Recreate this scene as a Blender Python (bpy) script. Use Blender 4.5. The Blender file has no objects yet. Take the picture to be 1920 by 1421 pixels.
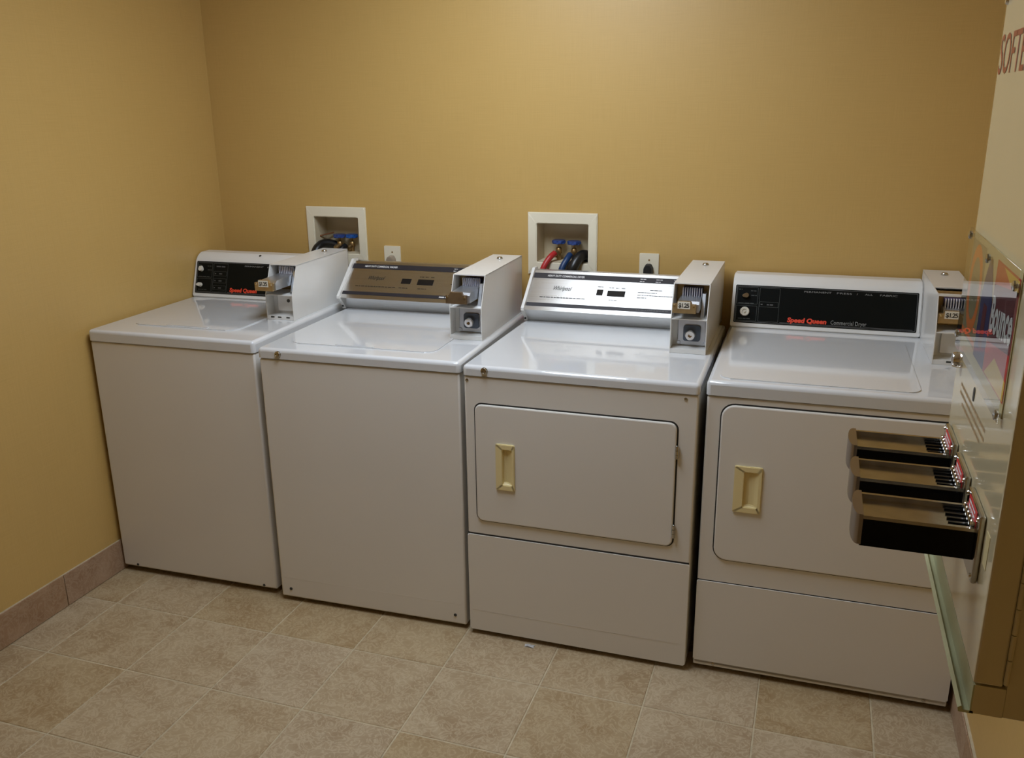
import bpy, bmesh, math, random
from mathutils import Vector, Matrix

random.seed(7)
scene = bpy.context.scene
COL = scene.collection

# ------------------------------------------------------------------ camera
YAW, PITCH, ROLL, FPX = 0.3286, -0.2959, -0.0121, 1673.7
cy_, sy_, cp_, sp_ = math.cos(YAW), math.sin(YAW), math.cos(PITCH), math.sin(PITCH)
fw = Vector((-sy_ * cp_, cy_ * cp_, sp_))
rt = Vector((cy_, sy_, 0.0))
up = rt.cross(fw)
r2 = rt * math.cos(ROLL) + up * math.sin(ROLL)
u2 = -rt * math.sin(ROLL) + up * math.cos(ROLL)
cam_data = bpy.data.cameras.new('camera')
cam_data.sensor_fit = 'HORIZONTAL'
cam_data.sensor_width = 36.0
cam_data.lens = FPX / 1920.0 * 36.0
cam_data.clip_start = 0.02
cam = bpy.data.objects.new('camera', cam_data)
COL.objects.link(cam)
M = Matrix(((r2.x, u2.x, -fw.x, 2.3512), (r2.y, u2.y, -fw.y, -3.188), (r2.z, u2.z, -fw.z, 1.6374), (0, 0, 0, 1)))
cam.matrix_world = M
scene.camera = cam

# ------------------------------------------------------------------ world, light levels, exposure
world = bpy.data.worlds.new('world')
scene.world = world
world.use_nodes = True
world.node_tree.nodes['Background'].inputs[0].default_value = (0.02, 0.02, 0.02, 1)
world.node_tree.nodes['Background'].inputs[1].default_value = 0.0
scene.view_settings.view_transform = 'Standard'
scene.view_settings.look = 'None'
scene.view_settings.gamma = 1.0
scene.view_settings.use_curve_mapping = False
scene.view_settings.exposure = 0.0
LAMP_COLOR = (0.90, 1.0, 1.13)
LAMP_STRENGTH = 13.0
LAMPS = [(1.42, -1.20)]          # ceiling troffer centres (x, y)
CEIL = 2.44

# ------------------------------------------------------------------ materials
MAT = {}


def node_mat(name):
    m = bpy.data.materials.new(name)
    m.use_nodes = True
    nt = m.node_tree
    return m, nt, nt.nodes['Principled BSDF']


def mat(name, col, rough=0.4, metal=0.0, coat=0.0, spec=0.5, bump=0.0, bscale=200.0, var=0.0, vscale=6.0, trans=0.0):
    m, nt, b = node_mat(name)
    b.inputs['Base Color'].default_value = (*col, 1)
    b.inputs['Roughness'].default_value = rough
    b.inputs['Metallic'].default_value = metal
    b.inputs['Coat Weight'].default_value = coat
    b.inputs['Coat Roughness'].default_value = 0.06
    b.inputs['Specular IOR Level'].default_value = spec
    b.inputs['Transmission Weight'].default_value = trans
    tc = nt.nodes.new('ShaderNodeTexCoord')
    if var > 0:
        n = nt.nodes.new('ShaderNodeTexNoise')
        n.inputs['Scale'].default_value = vscale
        n.inputs['Detail'].default_value = 5
        nt.links.new(tc.outputs['Object'], n.inputs['Vector'])
        r = nt.nodes.new('ShaderNodeValToRGB')
        r.color_ramp.elements[0].position = 0.3
        r.color_ramp.elements[1].position = 0.7
        r.color_ramp.elements[0].color = (*[c * (1 - var) for c in col], 1)
        r.color_ramp.elements[1].color = (*[min(1, c * (1 + var)) for c in col], 1)
        nt.links.new(n.outputs['Fac'], r.inputs['Fac'])
        nt.links.new(r.outputs['Color'], b.inputs['Base Color'])
    if bump > 0:
        n2 = nt.nodes.new('ShaderNodeTexNoise')
        n2.inputs['Scale'].default_value = bscale
        nt.links.new(tc.outputs['Object'], n2.inputs['Vector'])
        bp = nt.nodes.new('ShaderNodeBump')
        bp.inputs['Strength'].default_value = bump
        bp.inputs['Distance'].default_value = 0.001
        nt.links.new(n2.outputs['Fac'], bp.inputs['Height'])
        nt.links.new(bp.outputs['Normal'], b.inputs['Normal'])
    MAT[name] = m
    return m


mat('enamel', (0.74, 0.71, 0.66), 0.34, spec=0.5, coat=0.1, bump=0.05, bscale=350, var=0.015, vscale=3)
mat('enamel_deck', (0.67, 0.68, 0.69), 0.08, spec=0.6, coat=0.6, bump=0.012, bscale=40, var=0.015, vscale=3)
mat('coin_white', (0.74, 0.73, 0.70), 0.3, spec=0.5, coat=0.2, var=0.02)
mat('dark_gap', (0.02, 0.019, 0.017), 0.7)
mat('black_panel', (0.005, 0.006, 0.0055), 0.35, spec=0.12)
mat('black_band', (0.022, 0.02, 0.026), 0.4)
mat('display', (0.008, 0.007, 0.008), 0.25)
mat('chrome', (0.80, 0.79, 0.78), 0.12, metal=1.0)
mat('chrome_worn', (0.50, 0.49, 0.46), 0.2, metal=1.0, bump=0.1, bscale=60, var=0.12, vscale=30)
mat('zinc', (0.55, 0.57, 0.60), 0.35, metal=0.9, var=0.1, vscale=20)
mat('brass_plate', (0.46, 0.33, 0.16), 0.35, metal=0.7, var=0.12, vscale=40)
mat('bronze_plate', (0.17, 0.11, 0.055), 0.4, metal=0.5, var=0.15, vscale=40)
mat('brass', (0.40, 0.26, 0.11), 0.35, metal=0.9, var=0.2, vscale=50)
mat('almond', (0.80, 0.68, 0.36), 0.35, spec=0.5, var=0.02)
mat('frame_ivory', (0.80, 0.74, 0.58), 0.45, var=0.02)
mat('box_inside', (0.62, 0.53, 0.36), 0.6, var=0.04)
mat('handle_blue', (0.03, 0.07, 0.26), 0.35, coat=0.2)
mat('handle_blue_bright', (0.01, 0.10, 0.40), 0.35, coat=0.2)
mat('hose_red', (0.42, 0.02, 0.02), 0.4)
mat('hose_blue', (0.012, 0.04, 0.12), 0.4)
mat('hose_black', (0.008, 0.008, 0.008), 0.35)
mat('rubber', (0.012, 0.012, 0.012), 0.6)
mat('copper', (0.30, 0.14, 0.07), 0.4, metal=0.8)
mat('lock_blue', (0.06, 0.075, 0.10), 0.4)
mat('letter_white', (0.75, 0.75, 0.75), 0.5)
mat('letter_grey', (0.10, 0.10, 0.10), 0.5)
mat('letter_dim', (0.045, 0.05, 0.045), 0.5)
mat('letter_dark', (0.03, 0.03, 0.025), 0.5)
mat('letter_red', (0.75, 0.06, 0.025), 0.5)
mat('letter_silver', (0.28, 0.28, 0.27), 0.5)
mat('letter_orange', (0.28, 0.07, 0.02), 0.5)
mat('letter_faint', (0.34, 0.22, 0.10), 0.5)
mat('tag_paper', (0.70, 0.66, 0.56), 0.6)
mat('bar_white', (0.72, 0.72, 0.80), 0.35, metal=0.3)
mat('bar_blue', (0.03, 0.03, 0.12), 0.4)
mat('vend_beige', (0.60, 0.52, 0.33), 0.14, spec=0.6, coat=0.5, var=0.01)
mat('vend_brown', (0.60, 0.52, 0.33), 0.35, spec=0.4, var=0.01)
mat('lip_reflection', (0.43, 0.44, 0.27), 0.3, var=0.03)  # greenish reflection put into the colour; the cabinet paint itself is beige
mat('black_gloss', (0.003, 0.003, 0.003), 0.2, spec=0.15)
mat('push_metal', (0.36, 0.33, 0.32), 0.28, metal=1.0)
mat('decal_red', (0.55, 0.02, 0.02), 0.4)
mat('print_orange', (0.75, 0.20, 0.03), 0.5)
mat('print_grey', (0.20, 0.17, 0.09), 0.5)
mat('print_olive', (0.30, 0.25, 0.13), 0.5)
mat('print_blue', (0.025, 0.03, 0.14), 0.5)
mat('print_red', (0.50, 0.012, 0.012), 0.5)
mat('print_yellow', (0.70, 0.45, 0.06), 0.5)
mat('print_maroon', (0.12, 0.005, 0.02), 0.5)
mat('poster_card', (0.55, 0.46, 0.24), 0.5)
mat('ceiling_white', (0.75, 0.72, 0.64), 0.9, bump=0.2, bscale=150)
mat('grout', (0.50, 0.42, 0.28), 0.9, var=0.15, vscale=40)
mat('paper', (0.8, 0.8, 0.8), 0.7)
mat('painted_metal', (0.8, 0.8, 0.78), 0.5)


def acrylic_mat():
    m = bpy.data.materials.new('acrylic'); m.use_nodes = True
    nt = m.node_tree; nt.nodes.clear()
    o = nt.nodes.new('ShaderNodeOutputMaterial'); mx = nt.nodes.new('ShaderNodeMixShader')
    fr0 = nt.nodes.new('ShaderNodeFresnel'); fr0.inputs[0].default_value = 1.49
    ge = nt.nodes.new('ShaderNodeNewGeometry')
    inv = nt.nodes.new('ShaderNodeMath'); inv.operation = 'SUBTRACT'; inv.inputs[0].default_value = 1.0
    nt.links.new(ge.outputs['Backfacing'], inv.inputs[1])
    fr = nt.nodes.new('ShaderNodeMath'); fr.operation = 'MULTIPLY'
    # both faces of a thin sheet: 2F / (1 + F)
    two = nt.nodes.new('ShaderNodeMath'); two.operation = 'MULTIPLY'; two.inputs[1].default_value = 2.0
    one = nt.nodes.new('ShaderNodeMath'); one.operation = 'ADD'; one.inputs[1].default_value = 1.0
    dv = nt.nodes.new('ShaderNodeMath'); dv.operation = 'DIVIDE'
    nt.links.new(fr0.outputs[0], two.inputs[0]); nt.links.new(fr0.outputs[0], one.inputs[0])
    nt.links.new(two.outputs[0], dv.inputs[0]); nt.links.new(one.outputs[0], dv.inputs[1])
    nt.links.new(dv.outputs[0], fr.inputs[0]); nt.links.new(inv.outputs[0], fr.inputs[1])
    tr = nt.nodes.new('ShaderNodeBsdfTransparent'); gl = nt.nodes.new('ShaderNodeBsdfGlossy')
    tr.inputs[0].default_value = (0.96, 0.97, 0.96, 1); gl.inputs['Roughness'].default_value = 0.015
    nt.links.new(fr.outputs[0], mx.inputs[0]); nt.links.new(tr.outputs[0], mx.inputs[1]); nt.links.new(gl.outputs[0], mx.inputs[2])
    nt.links.new(mx.outputs[0], o.inputs[0])
    MAT['acrylic'] = m


acrylic_mat()


def wall_mat():
    m, nt, b = node_mat('wallpaper')
    tc = nt.nodes.new('ShaderNodeTexCoord')
    col = nt.nodes.new('ShaderNodeMix'); col.data_type = 'RGBA'
    outs = []
    for scl, det in (((9, 9, 700), 2), ((700, 700, 9), 2), ((1.6, 1.6, 1.6), 3)):
        mp = nt.nodes.new('ShaderNodeMapping'); mp.inputs['Scale'].default_value = scl
        n = nt.nodes.new('ShaderNodeTexNoise'); n.inputs['Scale'].default_value = 1.0; n.inputs['Detail'].default_value = det
        nt.links.new(tc.outputs['Object'], mp.inputs['Vector']); nt.links.new(mp.outputs['Vector'], n.inputs['Vector'])
        outs.append(n.outputs['Fac'])
    ad = nt.nodes.new('ShaderNodeMath'); ad.operation = 'ADD'
    nt.links.new(outs[0], ad.inputs[0]); nt.links.new(outs[1], ad.inputs[1])
    ad2 = nt.nodes.new('ShaderNodeMath'); ad2.operation = 'MULTIPLY_ADD'
    nt.links.new(outs[2], ad2.inputs[0]); ad2.inputs[1].default_value = 0.5; nt.links.new(ad.outputs[0], ad2.inputs[2])
    rp = nt.nodes.new('ShaderNodeValToRGB')
    rp.color_ramp.elements[0].position = 0.85 / 2.0
    rp.color_ramp.elements[1].position = 1.65 / 2.0
    rp.color_ramp.elements[0].color = (0.535, 0.342, 0.104, 1)
    rp.color_ramp.elements[1].color = (0.595, 0.392, 0.130, 1)
    hv = nt.nodes.new('ShaderNodeMath'); hv.operation = 'MULTIPLY'; hv.inputs[1].default_value = 0.5
    nt.links.new(ad2.outputs[0], hv.inputs[0]); nt.links.new(hv.outputs[0], rp.inputs['Fac'])
    nt.links.new(rp.outputs['Color'], b.inputs['Base Color'])
    bp = nt.nodes.new('ShaderNodeBump'); bp.inputs['Strength'].default_value = 0.12; bp.inputs['Distance'].default_value = 0.001
    nt.links.new(ad.outputs[0], bp.inputs['Height']); nt.links.new(bp.outputs['Normal'], b.inputs['Normal'])
    b.inputs['Roughness'].default_value = 0.43
    b.inputs['Specular IOR Level'].default_value = 0.72
    MAT['wallpaper'] = m


wall_mat()


def tile_mat(name, c0, c1, c2, rough):
    m, nt, b = node_mat(name)
    tc = nt.nodes.new('ShaderNodeTexCoord')
    oi = nt.nodes.new('ShaderNodeObjectInfo')
    off = nt.nodes.new('ShaderNodeVectorMath'); off.operation = 'SCALE'
    comb = nt.nodes.new('ShaderNodeCombineXYZ')
    for i in range(3):
        nt.links.new(oi.outputs['Random'], comb.inputs[i])
    nt.links.new(comb.outputs[0], off.inputs[0]); off.inputs['Scale'].default_value = 37.0
    addv = nt.nodes.new('ShaderNodeVectorMath'); addv.operation = 'ADD'
    nt.links.new(tc.outputs['Object'], addv.inputs[0]); nt.links.new(off.outputs[0], addv.inputs[1])
    n1 = nt.nodes.new('ShaderNodeTexNoise'); n1.inputs['Scale'].default_value = 7; n1.inputs['Detail'].default_value = 6
    n1.inputs['Distortion'].default_value = 1.2
    n2 = nt.nodes.new('ShaderNodeTexNoise'); n2.inputs['Scale'].default_value = 26; n2.inputs['Detail'].default_value = 6
    n2.inputs['Distortion'].default_value = 2.5
    nt.links.new(addv.outputs[0], n1.inputs['Vector']); nt.links.new(addv.outputs[0], n2.inputs['Vector'])
    r1 = nt.nodes.new('ShaderNodeValToRGB')
    r1.color_ramp.elements[0].position = 0.32; r1.color_ramp.elements[0].color = (*c0, 1)
    r1.color_ramp.elements[1].position = 0.68; r1.color_ramp.elements[1].color = (*c1, 1)
    nt.links.new(n1.outputs['Fac'], r1.inputs['Fac'])
    # thin pale veins
    vn = nt.nodes.new('ShaderNodeMath'); vn.operation = 'SUBTRACT'; vn.inputs[1].default_value = 0.5
    nt.links.new(n2.outputs['Fac'], vn.inputs[0])
    ab = nt.nodes.new('ShaderNodeMath'); ab.operation = 'ABSOLUTE'; nt.links.new(vn.outputs[0], ab.inputs[0])
    r2_ = nt.nodes.new('ShaderNodeValToRGB')
    r2_.color_ramp.elements[0].position = 0.0; r2_.color_ramp.elements[0].color = (0.55, 0.55, 0.55, 1)
    r2_.color_ramp.elements[1].position = 0.07; r2_.color_ramp.elements[1].color = (0, 0, 0, 1)
    nt.links.new(ab.outputs[0], r2_.inputs['Fac'])
    mx = nt.nodes.new('ShaderNodeMix'); mx.data_type = 'RGBA'
    nt.links.new(r2_.outputs['Color'], mx.inputs[0]); nt.links.new(r1.outputs['Color'], mx.inputs[6]); mx.inputs[7].default_value = (*c2, 1)
    # each tile its own tone
    hs = nt.nodes.new('ShaderNodeHueSaturation')
    mr = nt.nodes.new('ShaderNodeMapRange'); mr.inputs[3].default_value = 0.95; mr.inputs[4].default_value = 1.06
    nt.links.new(oi.outputs['Random'], mr.inputs[0]); nt.links.new(mr.outputs[0], hs.inputs['Value'])
    ms = nt.nodes.new('ShaderNodeMapRange'); ms.inputs[3].default_value = 1.06; ms.inputs[4].default_value = 0.88
    nt.links.new(oi.outputs['Random'], ms.inputs[0]); nt.links.new(ms.outputs[0], hs.inputs['Saturation'])
    nt.links.new(mx.outputs[2], hs.inputs['Color'])
    nt.links.new(hs.outputs['Color'], b.inputs['Base Color'])
    bp = nt.nodes.new('ShaderNodeBump'); bp.inputs['Strength'].default_value = 0.35; bp.inputs['Distance'].default_value = 0.002
    nt.links.new(n2.outputs['Fac'], bp.inputs['Height']); nt.links.new(bp.outputs['Normal'], b.inputs['Normal'])
    b.inputs['Roughness'].default_value = rough
    b.inputs['Specular IOR Level'].default_value = 0.4
    MAT[name] = m


tile_mat('floor_tile', (0.33, 0.225, 0.115), (0.43, 0.325, 0.19), (0.56, 0.45, 0.29), 0.45)
tile_mat('base_tile', (0.30, 0.175, 0.095), (0.41, 0.27, 0.165), (0.46, 0.33, 0.22), 0.5)


def brushed_mat():
    m, nt, b = node_mat('brushed_steel')
    b.inputs['Base Color'].default_value = (0.66, 0.65, 0.63, 1)
    b.inputs['Metallic'].default_value = 1.0
    b.inputs['Roughness'].default_value = 0.36
    b.inputs['Anisotropic'].default_value = 0.85
    tg = nt.nodes.new('ShaderNodeTangent'); tg.direction_type = 'RADIAL'; tg.axis = 'X'
    nt.links.new(tg.outputs[0], b.inputs['Tangent'])
    b.inputs['Anisotropic Rotation'].default_value = ANISO_ROT
    tc = nt.nodes.new('ShaderNodeTexCoord')
    mp = nt.nodes.new('ShaderNodeMapping'); mp.inputs['Scale'].default_value = (3, 900, 900)
    n = nt.nodes.new('ShaderNodeTexNoise'); n.inputs['Scale'].default_value = 1
    nt.links.new(tc.outputs['Object'], mp.inputs['Vector']); nt.links.new(mp.outputs['Vector'], n.inputs['Vector'])
    mr = nt.nodes.new('ShaderNodeMapRange'); mr.inputs[3].default_value = 0.24; mr.inputs[4].default_value = 0.34
    nt.links.new(n.outputs['Fac'], mr.inputs[0]); nt.links.new(mr.outputs[0], b.inputs['Roughness'])
    MAT['brushed_steel'] = m


ANISO_ROT = 0.0
brushed_mat()


def lamp_mat():
    m = bpy.data.materials.new('lamp_diffuser'); m.use_nodes = True
    nt = m.node_tree; nt.nodes.clear()
    o = nt.nodes.new('ShaderNodeOutputMaterial'); e = nt.nodes.new('ShaderNodeEmission')
    e.inputs[0].default_value = (*LAMP_COLOR, 1); e.inputs[1].default_value = LAMP_STRENGTH
    nt.links.new(e.outputs[0], o.inputs[0])
    MAT['lamp_diffuser'] = m


lamp_mat()


# ------------------------------------------------------------------ geometry helpers
def finish(name, bm, m, parent=None, smooth=False, loc=None):
    bmesh.ops.recalc_face_normals(bm, faces=bm.faces)
    me = bpy.data.meshes.new(name)
    bm.to_mesh(me); bm.free()
    me.materials.append(MAT[m])
    if smooth:
        try:
            me.set_sharp_from_angle(angle=math.radians(40))
        except Exception:
            pass
        for p in me.polygons:
            p.use_smooth = not (p.area > 2e-4 and max(abs(c) for c in p.normal) > 0.9999)
    o = bpy.data.objects.new(name, me)
    COL.objects.link(o)
    if loc is not None:
        o.location = loc
    if parent is not None:
        o.parent = parent
    return o


def add_box(bm, lo, hi, bevel=0.0, seg=2, edges='all'):
    vs = [bm.verts.new((x, y, z)) for z in (lo[2], hi[2]) for y in (lo[1], hi[1]) for x in (lo[0], hi[0])]
    idx = ((0, 2, 3, 1), (4, 5, 7, 6), (0, 1, 5, 4), (2, 6, 7, 3), (0, 4, 6, 2), (1, 3, 7, 5))
    fs = [bm.faces.new([vs[i] for i in f]) for f in idx]
    if bevel > 0:
        es = set(e for f in fs for e in f.edges)
        sel = []
        for e in es:
            a, b = e.verts[0].co, e.verts[1].co
            vertical = abs(a.z - b.z) > 1e-6
            top = (not vertical) and abs(a.z - hi[2]) < 1e-6
            alongx = abs(a.x - b.x) > 1e-6
            alongy = abs(a.y - b.y) > 1e-6
            if edges == 'all' or (edges == 'top' and top) or (edges == 'vert' and vertical) or \
               (edges == 'topvert' and (top or vertical)) or (edges == 'y' and alongy) or (edges == 'x' and alongx):
                sel.append(e)
        bmesh.ops.bevel(bm, geom=sel, offset=bevel, segments=seg, profile=0.5, affect='EDGES', clamp_overlap=True)


def box(name, lo, hi, m, parent=None, bevel=0.0, seg=2, edges='all'):
    bm = bmesh.new()
    add_box(bm, lo, hi, bevel, seg, edges)
    return finish(name, bm, m, parent, smooth=bevel > 0)


def add_prism(bm, pts, f0, f1):
    """closed outline pts mapped to 3D by f0 / f1 (the two end caps)"""
    a = [bm.verts.new(f0(p)) for p in pts]
    b = [bm.verts.new(f1(p)) for p in pts]
    n = len(pts)
    bm.faces.new(a); bm.faces.new(b[::-1])
    for i in range(n):
        bm.faces.new((a[i], b[i], b[(i + 1) % n], a[(i + 1) % n]))


def rrect(x0, y0, x1, y1, r, n=6):
    pts = []
    for cx, cy, a0 in ((x1 - r, y0 + r, -90), (x1 - r, y1 - r, 0), (x0 + r, y1 - r, 90), (x0 + r, y0 + r, 180)):
        for k in range(n + 1):
            a = math.radians(a0 + 90 * k / n)
            pts.append((cx + r * math.cos(a), cy + r * math.sin(a)))
    return pts


def rplate(name, rect, r, y0, y1, m, parent, bevel=0.0, plane='xz'):
    """rounded plate; plane xz: outline in x,z, thickness y0..y1 (y0 the near side); plane xy: thickness z"""
    bm = bmesh.new()
    pts = rrect(*rect, r)
    if plane == 'xz':
        add_prism(bm, pts, lambda p: (p[0], y0, p[1]), lambda p: (p[0], y1, p[1]))
    elif plane == 'xy':
        add_prism(bm, pts, lambda p: (p[0], p[1], y0), lambda p: (p[0], p[1], y1))
    else:
        add_prism(bm, pts, lambda p: (y0, p[0], p[1]), lambda p: (y1, p[0], p[1]))
    if bevel > 0:
        k = {'xz': 1, 'xy': 2, 'yz': 0}[plane]
        es = [e for e in bm.edges if abs(e.verts[0].co[k] - y0) < 1e-7 and abs(e.verts[1].co[k] - y0) < 1e-7]
        bmesh.ops.bevel(bm, geom=es, offset=bevel, segments=2, profile=0.5, affect='EDGES')
    return finish(name, bm, m, parent, smooth=True)


def add_ring(bm, outer, inner, f):
    """flat frame between two outlines with the same count, f(p, d) -> 3D for d = 0 (front), 1 (back)"""
    n = len(outer)
    o0 = [bm.verts.new(f(p, 0)) for p in outer]; i0 = [bm.verts.new(f(p, 0)) for p in inner]
    o1 = [bm.verts.new(f(p, 1)) for p in outer]; i1 = [bm.verts.new(f(p, 1)) for p in inner]
    for k in range(n):
        j = (k + 1) % n
        bm.faces.new((o0[k], o0[j], i0[j], i0[k])); bm.faces.new((o1[k], i1[k], i1[j], o1[j]))
        bm.faces.new((o0[k], o1[k], o1[j], o0[j])); bm.faces.new((i0[k], i0[j], i1[j], i1[k]))


def add_lathe(bm, prof, origin, axis, seg=20):
    """prof: list of (radius, height along axis)"""
    ax = Vector(axis).normalized()
    e1 = ax.orthogonal().normalized(); e2 = ax.cross(e1)
    o = Vector(origin)
    rings = []
    for r, h in prof:
        if r < 1e-6:
            rings.append([bm.verts.new(o + ax * h)])
        else:
            rings.append([bm.verts.new(o + ax * h + (e1 * math.cos(2 * math.pi * k / seg) + e2 * math.sin(2 * math.pi * k / seg)) * r) for k in range(seg)])
    for a, b in zip(rings[:-1], rings[1:]):
        for k in range(seg):
            j = (k + 1) % seg
            va = [a[0]] if len(a) == 1 else [a[k], a[j]]
            vb = [b[0]] if len(b) == 1 else [b[j], b[k]]
            if len(va) + len(vb) >= 3:
                bm.faces.new(va + vb)
    if len(rings[0]) > 1:
        bm.faces.new(rings[0][::-1])
    if len(rings[-1]) > 1:
        bm.faces.new(rings[-1])


def lathe(name, prof, origin, axis, m, parent=None, seg=20):
    bm = bmesh.new()
    add_lathe(bm, prof, origin, axis, seg)
    return finish(name, bm, m, parent, smooth=True)


def smooth_path(pts, n=8):
    P = [Vector(p) for p in pts]
    P = [P[0] * 2 - P[1]] + P + [P[-1] * 2 - P[-2]]
    out = []
    for i in range(1, len(P) - 2):
        a, b, c, d = P[i - 1], P[i], P[i + 1], P[i + 2]
        for k in range(n):
            t = k / n
            out.append(0.5 * ((2 * b) + (c - a) * t + (2 * a - 5 * b + 4 * c - d) * t * t + (3 * b - a - 3 * c + d) * t ** 3))
    out.append(P[-2])
    return out


def tube(name, pts, r, m, parent=None, seg=12, n=8, ribs=0.0):
    path = smooth_path(pts, n)
    bm = bmesh.new()
    rings = []
    prev = None
    for i, p in enumerate(path):
        t = (path[min(i + 1, len(path) - 1)] - path[max(i - 1, 0)]).normalized()
        e1 = t.orthogonal().normalized() if prev is None else (prev - t * prev.dot(t)).normalized()
        prev = e1
        e2 = t.cross(e1)
        rr = r * (1 + (ribs if i % 2 else 0))
        rings.append([bm.verts.new(p + (e1 * math.cos(2 * math.pi * k / seg) + e2 * math.sin(2 * math.pi * k / seg)) * rr) for k in range(seg)])
    for a, b in zip(rings[:-1], rings[1:]):
        for k in range(seg):
            j = (k + 1) % seg
            bm.faces.new((a[k], a[j], b[j], b[k]))
    bm.faces.new(rings[0][::-1]); bm.faces.new(rings[-1])
    return finish(name, bm, m, parent, smooth=True)


def lettering(name, s, parent, origin, right, upv, size, m, width=None, bold=0.0, shear=0.0, spacing=1.0, align='LEFT', depth=0.0003):
    cu = bpy.data.curves.new('lettering_curve', 'FONT')
    cu.body = s
    cu.size = 1.0
    cu.align_x = align
    cu.offset = bold
    cu.shear = shear
    cu.space_character = spacing
    cu.resolution_u = 3
    tmp = bpy.data.objects.new('lettering_tmp', cu)
    me = bpy.data.meshes.new_from_object(tmp)
    bpy.data.objects.remove(tmp); bpy.data.curves.remove(cu)
    me.name = name
    xs = [v.co.x for v in me.vertices]
    ww = (max(xs) - min(xs)) or 1.0
    kx = size if width is None else width / ww
    x0 = min(xs)
    R_, U_ = Vector(right).normalized(), Vector(upv).normalized()
    N_ = R_.cross(U_)
    O_ = Vector(origin)
    for v in me.vertices:
        v.co = O_ + R_ * ((v.co.x - (x0 if align == 'LEFT' else 0)) * kx) + U_ * (v.co.y * size) + N_ * depth
    me.materials.clear(); me.materials.append(MAT[m])
    o = bpy.data.objects.new(name, me)
    COL.objects.link(o); o.parent = parent
    return o


def marks(name, rows, parent, origin, right, upv, m, depth=0.0003):
    """tiny unreadable print: rows of (x, y, length, height) broken into word-long strokes"""
    R_, U_ = Vector(right).normalized(), Vector(upv).normalized()
    N_ = R_.cross(U_); O_ = Vector(origin) + N_ * depth
    bm = bmesh.new()
    rnd = random.Random(len(rows) * 13 + int(rows[0][2] * 1e4))
    for x, y, L, h in rows:
        p = x
        while p < x + L - 1e-6:
            w = min(h * rnd.uniform(1.6, 4.5), x + L - p)
            q = [O_ + R_ * (p + a) + U_ * (y + b) for a, b in ((0, 0), (w, 0), (w, h), (0, h))]
            bm.faces.new([bm.verts.new(c) for c in q])
            p += w + h * 0.7
    o = finish(name, bm, m, parent)
    o['kind'] = 'stuff'
    return o


def quad(name, pts, m, parent):
    bm = bmesh.new()
    bm.faces.new([bm.verts.new(p) for p in pts])
    return finish(name, bm, m, parent)


def empty(name, loc=(0, 0, 0), rz=0.0):
    o = bpy.data.objects.new(name, None)
    COL.objects.link(o)
    o.location = loc
    o.rotation_euler = (0, 0, rz)
    return o


def tag(o, label, cat=None, group=None, kind=None):
    o['label'] = label
    if cat:
        o['category'] = cat
    if group:
        o['group'] = group
    if kind:
        o['kind'] = kind
    return o


# ------------------------------------------------------------------ room shell
XL, XR, YB, YF = -0.008, 2.832, 0.0, -4.3
WB1 = dict(x0=0.3975, x1=0.663, z1=1.265, z0=1.035)   # laundry outlet boxes: outer frames
WB2 = dict(x0=1.3363, x1=1.6005, z1=1.265, z0=1.035)
RIM = 0.034


def inner(wb):
    return wb['x0'] + RIM, wb['x1'] - RIM, wb['z0'] + 0.046, wb['z1'] - 0.041


def structure(o, label, cat):
    o['kind'] = 'structure'
    o['label'] = label
    o['category'] = cat
    return o


bm = bmesh.new()
i1, i2 = inner(WB1), inner(WB2)
xs = [XL - 0.1, i1[0], i1[1], i2[0], i2[1], XR + 0.1]
for k in range(5):
    if k in (1, 3):
        h = (i1, i2)[k // 2]
        add_box(bm, (xs[k], 0, 0), (xs[k + 1], 0.1, h[2])); add_box(bm, (xs[k], 0, h[3]), (xs[k + 1], 0.1, CEIL))
    else:
        add_box(bm, (xs[k], 0, 0), (xs[k + 1], 0.1, CEIL))
structure(finish('wall_back', bm, 'wallpaper'), 'tan wallpapered back wall behind the washers and dryers', 'wall')
structure(box('wall_left', (XL - 0.1, YF, 0), (XL, 0, CEIL), 'wallpaper'), 'tan wallpapered wall at the left of the washers', 'wall')
structure(box('wall_right', (XR, YF, 0), (XR + 0.1, 0, CEIL), 'wallpaper'), 'tan wall carrying the vending cabinet at the right', 'wall')
structure(box('wall_front', (XL - 0.1, YF - 0.1, 0), (XR + 0.1, YF, CEIL), 'wallpaper'), 'tan wall of the room opposite the machines', 'wall')
structure(box('ceiling', (XL - 0.1, YF - 0.1, CEIL), (XR + 0.1, 0.1, CEIL + 0.08), 'ceiling_white'), 'off-white ceiling of the laundry room', 'ceiling')

floor = structure(box('floor', (XL - 0.1, YF - 0.1, -0.05), (XR + 0.1, 0.1, -0.0018), 'grout'), 'beige stone-look tiled floor with pale grout', 'floor')
TS, TX, TY, GAP = 0.3075, 0.1502, -1.0282, 0.0042


def tile_mesh(w, d):
    b_ = bmesh.new()
    add_box(b_, (-w / 2, -d / 2, -0.006), (w / 2, d / 2, 0.0), 0.0016, 1, 'top')
    me = bpy.data.meshes.new('tile')
    bmesh.ops.recalc_face_normals(b_, faces=b_.faces)
    b_.to_mesh(me); b_.free(); me.materials.append(MAT['floor_tile'])
    return me


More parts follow.
